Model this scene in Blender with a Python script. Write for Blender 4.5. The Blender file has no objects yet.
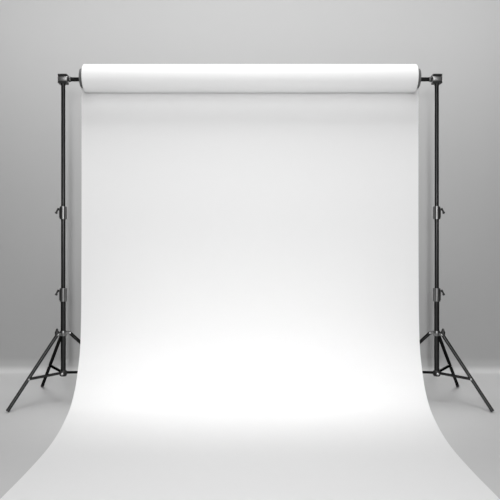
import bpy, bmesh, math
from mathutils import Vector, Matrix

scene = bpy.context.scene
COL = scene.collection

# ------------------------------------------------------------------ camera, world, lights, exposure
cam_d = bpy.data.cameras.new('camera')
cam = bpy.data.objects.new('camera', cam_d)
COL.objects.link(cam)
cam.location = (0, -5.0, 1.258)
cam.rotation_euler = (math.radians(90), 0, 0)
cam_d.sensor_width = 36
cam_d.lens = 36 * 620 / 500
cam_d.shift_y = -2 / 500
cam_d.clip_end = 60
scene.camera = cam

AMB = 0.062

world = bpy.data.worlds.new('world')
scene.world = world
world.use_nodes = True
bg = world.node_tree.nodes['Background']
bg.inputs['Color'].default_value = (1, 1, 1, 1)
bg.inputs['Strength'].default_value = AMB


def area(name, loc, target, sx, sy, watts, spread=180):
    d = bpy.data.lights.new(name, 'AREA')
    d.shape = 'RECTANGLE'
    d.size, d.size_y, d.energy = sx, sy, watts
    d.spread = math.radians(spread)
    o = bpy.data.objects.new(name, d)
    COL.objects.link(o)
    o.location = loc
    o.rotation_euler = (Vector(target) - Vector(loc)).to_track_quat('-Z', 'Y').to_euler()
    return o


area('tall_strip_softbox', (0, -6.2, 3.6), (0, 0, 2.2), 0.16, 4.6, 134)            # tall softbox behind the camera
area('fill_softbox', (0, -6.0, 1.72), (0, 0, 1.6), 0.16, 0.3, 74)                  # head-height studio head
area('ceiling_bank', (0, -2.2, 6.5), (0, -1.6, 0), 0.9, 2.0, 122)                  # overhead bank, front of the set
area('roll_top_strip', (0, -0.8, 5.0), (0, -0.1, 2.6), 3.5, 0.3, 9)              # overhead strip above the roll
area('added_sweep_light', (0, -2.4, 3.8), (0, -0.25, 0.2), 2.6, 0.2, 0.3, 50)           # unseen light added to brighten the curve of the paper
area('added_sweep_light_narrow', (0, -2.9, 3.4), (0, -0.24, 0.36), 2.6, 0.2, 2.1, 32)  # second added light, tighter spread, lifts the bright band on the curve
area('wall_wash_strip', (0, -0.1, 5.2), (0, 1.3, 2.5), 7.0, 0.3, 45, 80)

scene.view_settings.view_transform = 'Standard'
scene.view_settings.look = 'None'
scene.view_settings.gamma = 1
scene.view_settings.use_curve_mapping = False
scene.view_settings.exposure = 0.09


# ------------------------------------------------------------------ materials
def mat(name, col, rough=0.6, metal=0.0, bump=0.0, bscale=200.0, var=0.0, spec=0.5):
    m = bpy.data.materials.new(name)
    m.use_nodes = True
    nt = m.node_tree
    b = nt.nodes['Principled BSDF']
    b.inputs['Roughness'].default_value = rough
    b.inputs['Metallic'].default_value = metal
    b.inputs['Specular IOR Level'].default_value = spec
    tc = nt.nodes.new('ShaderNodeTexCoord')
    nz = nt.nodes.new('ShaderNodeTexNoise')
    nz.inputs['Scale'].default_value = bscale
    nz.inputs['Detail'].default_value = 3
    nt.links.new(tc.outputs['Object'], nz.inputs['Vector'])
    mr = nt.nodes.new('ShaderNodeMapRange')
    mr.inputs['To Min'].default_value = 1 - var
    mr.inputs['To Max'].default_value = 1 + var
    nt.links.new(nz.outputs['Fac'], mr.inputs['Value'])
    mul = nt.nodes.new('ShaderNodeVectorMath')
    mul.operation = 'SCALE'
    mul.inputs[0].default_value = col
    nt.links.new(mr.outputs['Result'], mul.inputs['Scale'])
    nt.links.new(mul.outputs['Vector'], b.inputs['Base Color'])
    if bump:
        bp = nt.nodes.new('ShaderNodeBump')
        bp.inputs['Strength'].default_value = bump
        bp.inputs['Distance'].default_value = 0.001
        nt.links.new(nz.outputs['Fac'], bp.inputs['Height'])
        nt.links.new(bp.outputs['Normal'], b.inputs['Normal'])
    return m


g = lambda v: (v, v, v)
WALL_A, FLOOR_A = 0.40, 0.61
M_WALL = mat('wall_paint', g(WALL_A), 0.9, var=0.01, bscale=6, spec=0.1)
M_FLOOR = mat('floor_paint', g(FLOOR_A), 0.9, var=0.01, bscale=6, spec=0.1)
M_PAPER = mat('white_paper', g(0.86), 0.8, var=0.004, bscale=12, spec=0.15)
M_TUBE = mat('black_anodised_tube', g(0.040), 0.30, 1.0, var=0.05, bscale=60)
M_CLAMP = mat('dark_grey_clamp_metal', g(0.20), 0.36, 1.0, var=0.05, bscale=60)
for m_ in (M_TUBE, M_CLAMP):
    m_.node_tree.nodes['Principled BSDF'].inputs['Specular Tint'].default_value = (0.1, 0.1, 0.1, 1)


def cove_light_ramp(m, low, high, z0, z1):
    """soft light-to-shade ramp of the cove, put into the wall colour from floor tone up"""
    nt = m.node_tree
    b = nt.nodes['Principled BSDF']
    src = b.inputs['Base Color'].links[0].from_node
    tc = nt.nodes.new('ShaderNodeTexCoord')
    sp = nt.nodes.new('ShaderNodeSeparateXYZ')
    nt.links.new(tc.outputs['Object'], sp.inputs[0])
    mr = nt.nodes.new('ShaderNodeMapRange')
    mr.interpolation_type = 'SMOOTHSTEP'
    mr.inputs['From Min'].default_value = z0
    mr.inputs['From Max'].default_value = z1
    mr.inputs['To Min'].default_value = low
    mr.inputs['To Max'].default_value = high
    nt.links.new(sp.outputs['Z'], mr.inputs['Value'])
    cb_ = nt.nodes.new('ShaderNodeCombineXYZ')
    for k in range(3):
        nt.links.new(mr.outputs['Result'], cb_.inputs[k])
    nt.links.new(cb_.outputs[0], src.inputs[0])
M_GREY = mat('grey_clamp_metal', g(0.30), 0.48, 1.0, var=0.05, bscale=60)
M_BLACK = mat('black_plastic', g(0.012), 0.45, 0.0, var=0.05, bscale=80)
M_STEEL = mat('bright_steel', g(0.75), 0.25, 0.9, var=0.03, bscale=80)
M_CORE = mat('grey_cardboard_core', g(0.11), 0.6, 0.0, var=0.06, bscale=60)


cove_light_ramp(M_WALL, FLOOR_A, WALL_A, 0.0, 0.07)  # light gradient of the wall foot put into the wall colour


# ------------------------------------------------------------------ helpers
def obj(name, bm, material, parent=None, smooth=True):
    me = bpy.data.meshes.new(name)
    bmesh.ops.recalc_face_normals(bm, faces=bm.faces)
    bm.to_mesh(me)
    bm.free()
    o = bpy.data.objects.new(name, me)
    COL.objects.link(o)
    me.materials.append(material)
    if smooth:
        for p in me.polygons:
            p.use_smooth = True
        me.set_sharp_from_angle(angle=math.radians(35))
    if parent:
        o.parent = parent
    return o


def frame(a, b):
    a, b = Vector(a), Vector(b)
    z = (b - a).normalized()
    ref = Vector((0, 1, 0)) if abs(z.y) < 0.9 else Vector((1, 0, 0))
    x = ref.cross(z).normalized()
    y = z.cross(x)
    return a, x, y, z, (b - a).length


def lathe(bm, a, b, prof, n=28):
    """surface of revolution round a->b; prof = [(fraction along, radius)], closed at both ends"""
    a, x, y, z, L = frame(a, b)
    rings = []
    for t, r in prof:
        c = a + z * (t * L)
        if r <= 1e-6:
            rings.append([bm.verts.new(c)])
        else:
            rings.append([bm.verts.new(c + x * (r * math.cos(2 * math.pi * k / n)) + y * (r * math.sin(2 * math.pi * k / n))) for k in range(n)])
    for r0, r1 in zip(rings, rings[1:]):
        for k in range(n):
            k2 = (k + 1) % n
            if len(r0) == 1 and len(r1) > 1:
                bm.faces.new((r0[0], r1[k], r1[k2]))
            elif len(r1) == 1 and len(r0) > 1:
                bm.faces.new((r0[k], r1[0], r0[k2]))
            elif len(r0) > 1:
                bm.faces.new((r0[k], r1[k], r1[k2], r0[k2]))
    return bm


def rod(a, b, r, bev=0.002, n=28, bm=None):
    bm = bm or bmesh.new()
    L = (Vector(b) - Vector(a)).length
    e = min(bev / L, 0.3)
    return lathe(bm, a, b, [(0, 0), (0, r - bev), (e, r), (1 - e, r), (1, r - bev), (1, 0)], n)


def bar(a, b, w, h, bev=0.0015, bm=None, up=(0, 0, 1)):
    """flat bar from a to b, w wide (sideways), h thick (along up)"""
    bm = bm or bmesh.new()
    a, b = Vector(a), Vector(b)
    z = (b - a).normalized()
    s = Vector(up).cross(z).normalized()
    u = z.cross(s)
    vs = [bm.verts.new(p + s * (i * w / 2) + u * (j * h / 2)) for p in (a, b) for i, j in ((-1, -1), (1, -1), (1, 1), (-1, 1))]
    fs = [(0, 1, 2, 3), (7, 6, 5, 4), (0, 4, 5, 1), (1, 5, 6, 2), (2, 6, 7, 3), (3, 7, 4, 0)]
    faces = [bm.faces.new([vs[i] for i in f]) for f in fs]
    edges = {e for f in faces for e in f.edges}
    bmesh.ops.bevel(bm, geom=list(edges), offset=bev, segments=2, affect='EDGES')
    return bm


def empty(name, loc):
    o = bpy.data.objects.new(name, None)
    o.empty_display_size = 0.1
    COL.objects.link(o)
    o.location = loc
    return o


def tag(o, label, cat, group=None):
    o['label'] = label
    o['category'] = cat
    if group:
        o['group'] = group


# ------------------------------------------------------------------ the setting
WALL_Y, COVE, HALF = 1.33, 0.14, 7.0
bm = bmesh.new()
prof = [(WALL_Y + 0.15, 0.0), (WALL_Y - COVE, 0.0)]
for k in range(1, 17):
    a = math.pi / 2 * k / 16
    prof.append((WALL_Y - COVE + COVE * math.sin(a), COVE - COVE * math.cos(a)))
prof += [(WALL_Y, 5.6), (WALL_Y + 0.15, 5.6)]
L = [bm.verts.new((-HALF, y, z)) for y, z in prof]
R = [bm.verts.new((HALF, y, z)) for y, z in prof]
for k in range(len(prof)):
    k2 = (k + 1) % len(prof)
    bm.faces.new((L[k], L[k2], R[k2], R[k]))
bm.faces.new(L)
bm.faces.new(list(reversed(R)))
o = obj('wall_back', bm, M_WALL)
o['kind'] = 'structure'

bm = bmesh.new()
bmesh.ops.create_cube(bm, size=1, matrix=Matrix.Translation((0, (WALL_Y - COVE - 9) / 2, -0.05)) @ Matrix.Diagonal((2 * HALF, WALL_Y - COVE + 9, 0.1, 1)))
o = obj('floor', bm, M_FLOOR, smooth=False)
o['kind'] = 'structure'

# ------------------------------------------------------------------ paper backdrop: roll and hanging sheet
ROLL_Y, ROLL_Z, ROLL_R, ROLL_HALF = -0.045, 2.614, 0.1095, 1.319
roll = empty('backdrop_roll', (0, ROLL_Y, ROLL_Z))
tag(roll, 'wide white seamless paper roll hung on the crossbar and swept onto the floor', 'backdrop')

bm = bmesh.new()
lathe(bm, (-ROLL_HALF, 0, 0), (ROLL_HALF, 0, 0),
      [(0, 0.0705), (0.0, ROLL_R - 0.001), (0.0005, ROLL_R), (0.9995, ROLL_R), (1, ROLL_R - 0.001), (1, 0.0705), (0.98, 0.0705), (0.02, 0.0705), (0, 0.0705)], 96)
bmesh.ops.remove_doubles(bm, verts=bm.verts, dist=1e-5)
obj('rolled_paper', bm, M_PAPER, roll)

# profile of the sheet: (y, z, half width)
key = [(0.0645, 2.614, 1.376), (0.0645, 2.0, 1.376), (0.0635, 1.4, 1.376), (0.058, 0.95, 1.376), (0.044, 0.70, 1.374), (0.015, 0.50, 1.372),
       (-0.020, 0.396, 1.369), (-0.075, 0.290, 1.367), (-0.170, 0.165, 1.362), (-0.340, 0.062, 1.350), (-0.530, 0.021, 1.332),
       (-0.790, 0.005, 1.300), (-1.110, 0.0015, 1.268), (-1.495, 0.0015, 1.252), (-1.90, 0.0015, 1.250), (-2.40, 0.0015, 1.248), (-2.75, 0.0015, 1.247)]


def spline(pts, per=8):
    """centripetal Catmull-Rom through pts"""
    P = [Vector(p) for p in pts]
    P = [P[0] * 2 - P[1]] + P + [P[-1] * 2 - P[-2]]
    out = []
    for i in range(1, len(P) - 2):
        p0, p1, p2, p3 = P[i - 1:i + 3]
        t0 = 0
        t1 = t0 + max((p1 - p0).length, 1e-6) ** .5
        t2 = t1 + max((p2 - p1).length, 1e-6) ** .5
        t3 = t2 + max((p3 - p2).length, 1e-6) ** .5
        for k in range(per):
            t = t1 + (t2 - t1) * k / per
            A1 = p0 * ((t1 - t) / (t1 - t0)) + p1 * ((t - t0) / (t1 - t0))
            A2 = p1 * ((t2 - t) / (t2 - t1)) + p2 * ((t - t1) / (t2 - t1))
            A3 = p2 * ((t3 - t) / (t3 - t2)) + p3 * ((t - t2) / (t3 - t2))
            B1 = A1 * ((t2 - t) / (t2 - t0)) + A2 * ((t - t0) / (t2 - t0))
            B2 = A2 * ((t3 - t) / (t3 - t1)) + A3 * ((t - t1) / (t3 - t1))
            out.append(B1 * ((t2 - t) / (t2 - t1)) + B2 * ((t - t1) / (t2 - t1)))
    out.append(P[-2])
    return out


prof = spline(key, 8)
bm = bmesh.new()
NX, TH = 12, 0.0004
pts = [Vector((p.x - ROLL_Y, max(p.y, 0.0015) - ROLL_Z)) for p in prof]
nor = []
for k in range(len(pts)):
    t = (pts[min(k + 1, len(pts) - 1)] - pts[max(k - 1, 0)]).normalized()
    nor.append(Vector((-t.y, t.x)))
rows = []
for sgn in (1, -1):
    rows.append([[bm.verts.new((p.z * (2 * i / NX - 1), q.x + sgn * TH * n.x, q.y + sgn * TH * n.y)) for i in range(NX + 1)] for p, q, n in zip(prof, pts, nor)])
for lay in rows:
    for r0, r1 in zip(lay, lay[1:]):
        for i in range(NX):
            bm.faces.new((r0[i], r0[i + 1], r1[i + 1], r1[i]))
A, B = rows
for k in range(len(prof) - 1):
    for i in (0, NX):
        bm.faces.new((A[k][i], A[k + 1][i], B[k + 1][i], B[k][i]))
for k in (0, -1):
    for i in range(NX):
        bm.faces.new((A[k][i], A[k][i + 1], B[k][i + 1], B[k][i]))
obj('paper_sheet', bm, M_PAPER, roll)

for s in (-1, 1):                                  # core plug seen at each end of the roll
    bm = bmesh.new()
    lathe(bm, (s * (ROLL_HALF - 0.04), 0, 0), (s * (ROLL_HALF + 0.030), 0, 0),
          [(0, 0.0635), (0, 0.0700), (0.625, 0.0700), (0.63, 0.0755), (0.97, 0.0755), (1, 0.0740), (1, 0.0635), (0, 0.0635)], 64)
    bmesh.ops.remove_doubles(bm, verts=bm.verts, dist=1e-5)
    obj('core_end', bm, M_CORE, roll)['label'] = 'dark grey end disc'

# ------------------------------------------------------------------ crossbar
BAR_Z = 2.618
XS = 1.506
cb = empty('crossbar', (0, 0, BAR_Z))
tag(cb, 'long thin dark metal crossbar through the paper roll between two stands', 'crossbar')
obj('tube', rod((-1.455, 0, 0), (1.455, 0, 0), 0.0165), M_TUBE, cb)
for s in (-1, 1):
    bm = bmesh.new()
    lathe(bm, (s * 1.440, 0, 0), (s * 1.466, 0, 0), [(0, 0), (0, 0.014), (0.2, 0.020), (0.5, 0.0215), (0.8, 0.020), (1, 0.015), (1, 0)], 28)
    obj('end_knuckle', bm, M_CLAMP, cb)['label'] = 'rounded grey joint at the bar end'


# ------------------------------------------------------------------ tripod stands
def lerp(a, b, t):
    return tuple(a[i] + (b[i] - a[i]) * t for i in range(3))


def make_stand(s, label):
    """s = -1: stand on the left (its outer side faces -x); s = +1 mirrors it"""
    root = empty('backdrop_stand', (s * XS, 0, 0))
    tag(root, label, 'stand', 'tripod stands holding the backdrop crossbar')

    def P(o_, y, z):                                # o_ counted outwards from the paper
        return (s * o_, y, z)
    # telescopic column
    obj('lower_tube', rod(P(0, 0, 0.235), P(0, 0, 0.86), 0.0195), M_TUBE, root)
    obj('middle_tube', rod(P(0, 0, 0.84), P(0, 0, 1.53), 0.0168), M_TUBE, root)
    obj('upper_tube', rod(P(0, 0, 1.51), P(0, 0, 2.60), 0.0160), M_TUBE, root)
    # clamping collars
    for z0, z1 in ((0.827, 0.934), (1.490, 1.592)):
        bm = bmesh.new()
        lathe(bm, P(0, 0, z0), P(0, 0, z1), [(0, 0.014), (0, 0.0265), (0.015, 0.0278), (0.985, 0.0278), (1, 0.0265), (1, 0.014)], 36)
        bar(P(0.022, 0, z0 + 0.012), P(0.022, 0, z1 - 0.012), 0.022, 0.018, bm=bm, up=(1, 0, 0))
        c = obj('collar', bm, M_CLAMP, root)
        zt = z1 - 0.016
        bm = rod(P(0.028, 0, zt - 0.008), P(0.040, 0, zt - 0.010), 0.006)
        rod(P(0.038, -0.004, zt + 0.004), P(0.056, -0.006, zt - 0.036), 0.0068, bm=bm)
        lathe(bm, P(0.050, -0.006, zt - 0.024), P(0.058, -0.006, zt - 0.042), [(0, 0), (0.1, 0.006), (0.5, 0.0115), (0.9, 0.009), (1, 0)], 20)
        obj('locking_lever', bm, M_BLACK, c)['label'] = 'small black locking lever'
    # head that takes the crossbar
    bm = bmesh.new()
    lathe(bm, P(-0.038, 0, BAR_Z), P(0.036, 0, BAR_Z), [(0, 0), (0, 0.0290), (0.03, 0.0305), (0.97, 0.0305), (1, 0.0290), (1, 0)], 40)
    h = obj('crossbar_socket', bm, M_GREY, root)
    for zz in (2.6480, 2.5885):
        obj('clamp_plate', bar(P(-0.037, 0, zz), P(0.036, 0, zz), 0.060, 0.015), M_BLACK, h)['label'] = 'black clamp plate'
    bm = bmesh.new()
    lathe(bm, P(0, 0, 2.568), P(0, 0, 2.590), [(0, 0.012), (0, 0.0185), (0.2, 0.0195), (1, 0.0195), (1, 0.012)], 28)
    obj('socket_sleeve', bm, M_BLACK, h)
    # leg bracket
    bm = bmesh.new()
    lathe(bm, P(0, 0, 0.550), P(0, 0, 0.592), [(0, 0.015), (0, 0.024), (0.1, 0.026), (0.9, 0.026), (1, 0.024), (1, 0.015)], 32)
    br = obj('leg_bracket', bm, M_CLAMP, root)
    # legs: (apex, foot, where the brace meets it)
    legs = [((0.038, -0.022, 0.565), (0.354, -0.265, 0.0), 0.585),
            ((0.022, 0.034, 0.560), (0.379, 0.620, 0.0), 0.57),
            ((-0.046, 0.020, 0.573), (-0.520, 0.37, 0.0), 0.62)]
    hub_z = 0.252
    for a, f, t in legs:
        a3, f3 = P(*a), P(*f)
        foot_top = lerp(f3, a3, 0.050)
        low = (Vector(f3) - Vector(a3)).normalized()
        end = Vector(f3) - low * 0.012
        end.z = max(end.z, 0.010)
        leg = obj('leg', rod(a3, tuple(end), 0.0135), M_TUBE, root)
        bm = rod(foot_top, tuple(end + low * 0.001), 0.0146, bev=0.002)
        for v in bm.verts:
            v.co.z = max(v.co.z, 0.0)
        obj('rubber_foot', bm, M_BLACK, leg)['label'] = 'black rubber foot'
        # bracket lug and pivot bolt
        d = Vector((a3[0], a3[1], 0)).normalized()
        m = Vector((0, 0, a3[2]))
        bar(tuple(m + d * 0.020), tuple(m + d * 0.054), 0.030, 0.022, bm=(lug := bmesh.new()))
        lg = obj('bracket_lug', lug, M_CLAMP, br)
        side = Vector((-d.y, d.x, 0))
        c = Vector(a3)
        obj('pivot_bolt', rod(tuple(c - side * 0.022), tuple(c + side * 0.022), 0.0075), M_STEEL, leg)['label'] = 'bright steel pivot bolt'
        # brace
        j = lerp(a3, f3, t)
        jj = Vector(j)
        dd = Vector((j[0], j[1], 0)).normalized()
        b0 = Vector((dd.x * 0.018, dd.y * 0.018, hub_z))
        b = obj('brace', bar(tuple(b0), tuple(jj), 0.013, 0.020), M_TUBE, root)
        sd = Vector((-dd.y, dd.x, 0))
        obj('brace_bolt', rod(tuple(jj - sd * 0.018), tuple(jj + sd * 0.018), 0.0068), M_STEEL, b)['label'] = 'bright steel bolt'
    # sliding hub
    bm = bmesh.new()
    lathe(bm, P(0, 0, 0.225), P(0, 0, 0.272), [(0, 0), (0, 0.022), (0.15, 0.029), (0.85, 0.029), (1, 0.022), (1, 0.0)], 32)
    hb = obj('hub', bm, M_BLACK, root)
    obj('hub_bolt', rod(P(0, -0.022, 0.248), P(0, -0.034, 0.248), 0.0105), M_STEEL, hb)['label'] = 'bright steel bolt head'
    # tightening knob above the outer leg
    bm = rod(P(0.018, -0.010, 0.578), P(0.040, -0.028, 0.580), 0.006)
    lathe(bm, P(0.041, -0.030, 0.562), P(0.041, -0.030, 0.616), [(0, 0), (0.04, 0.017), (0.40, 0.018), (0.58, 0.012), (0.85, 0.008), (1, 0)], 20)
    obj('tightening_knob', bm, M_BLACK, root)['label'] = 'black pointed tightening knob'
    return root


make_stand(-1, 'black metal tripod stand on the left, carrying the left end of the crossbar')
make_stand(1, 'black metal tripod stand on the right, carrying the right end of the crossbar')
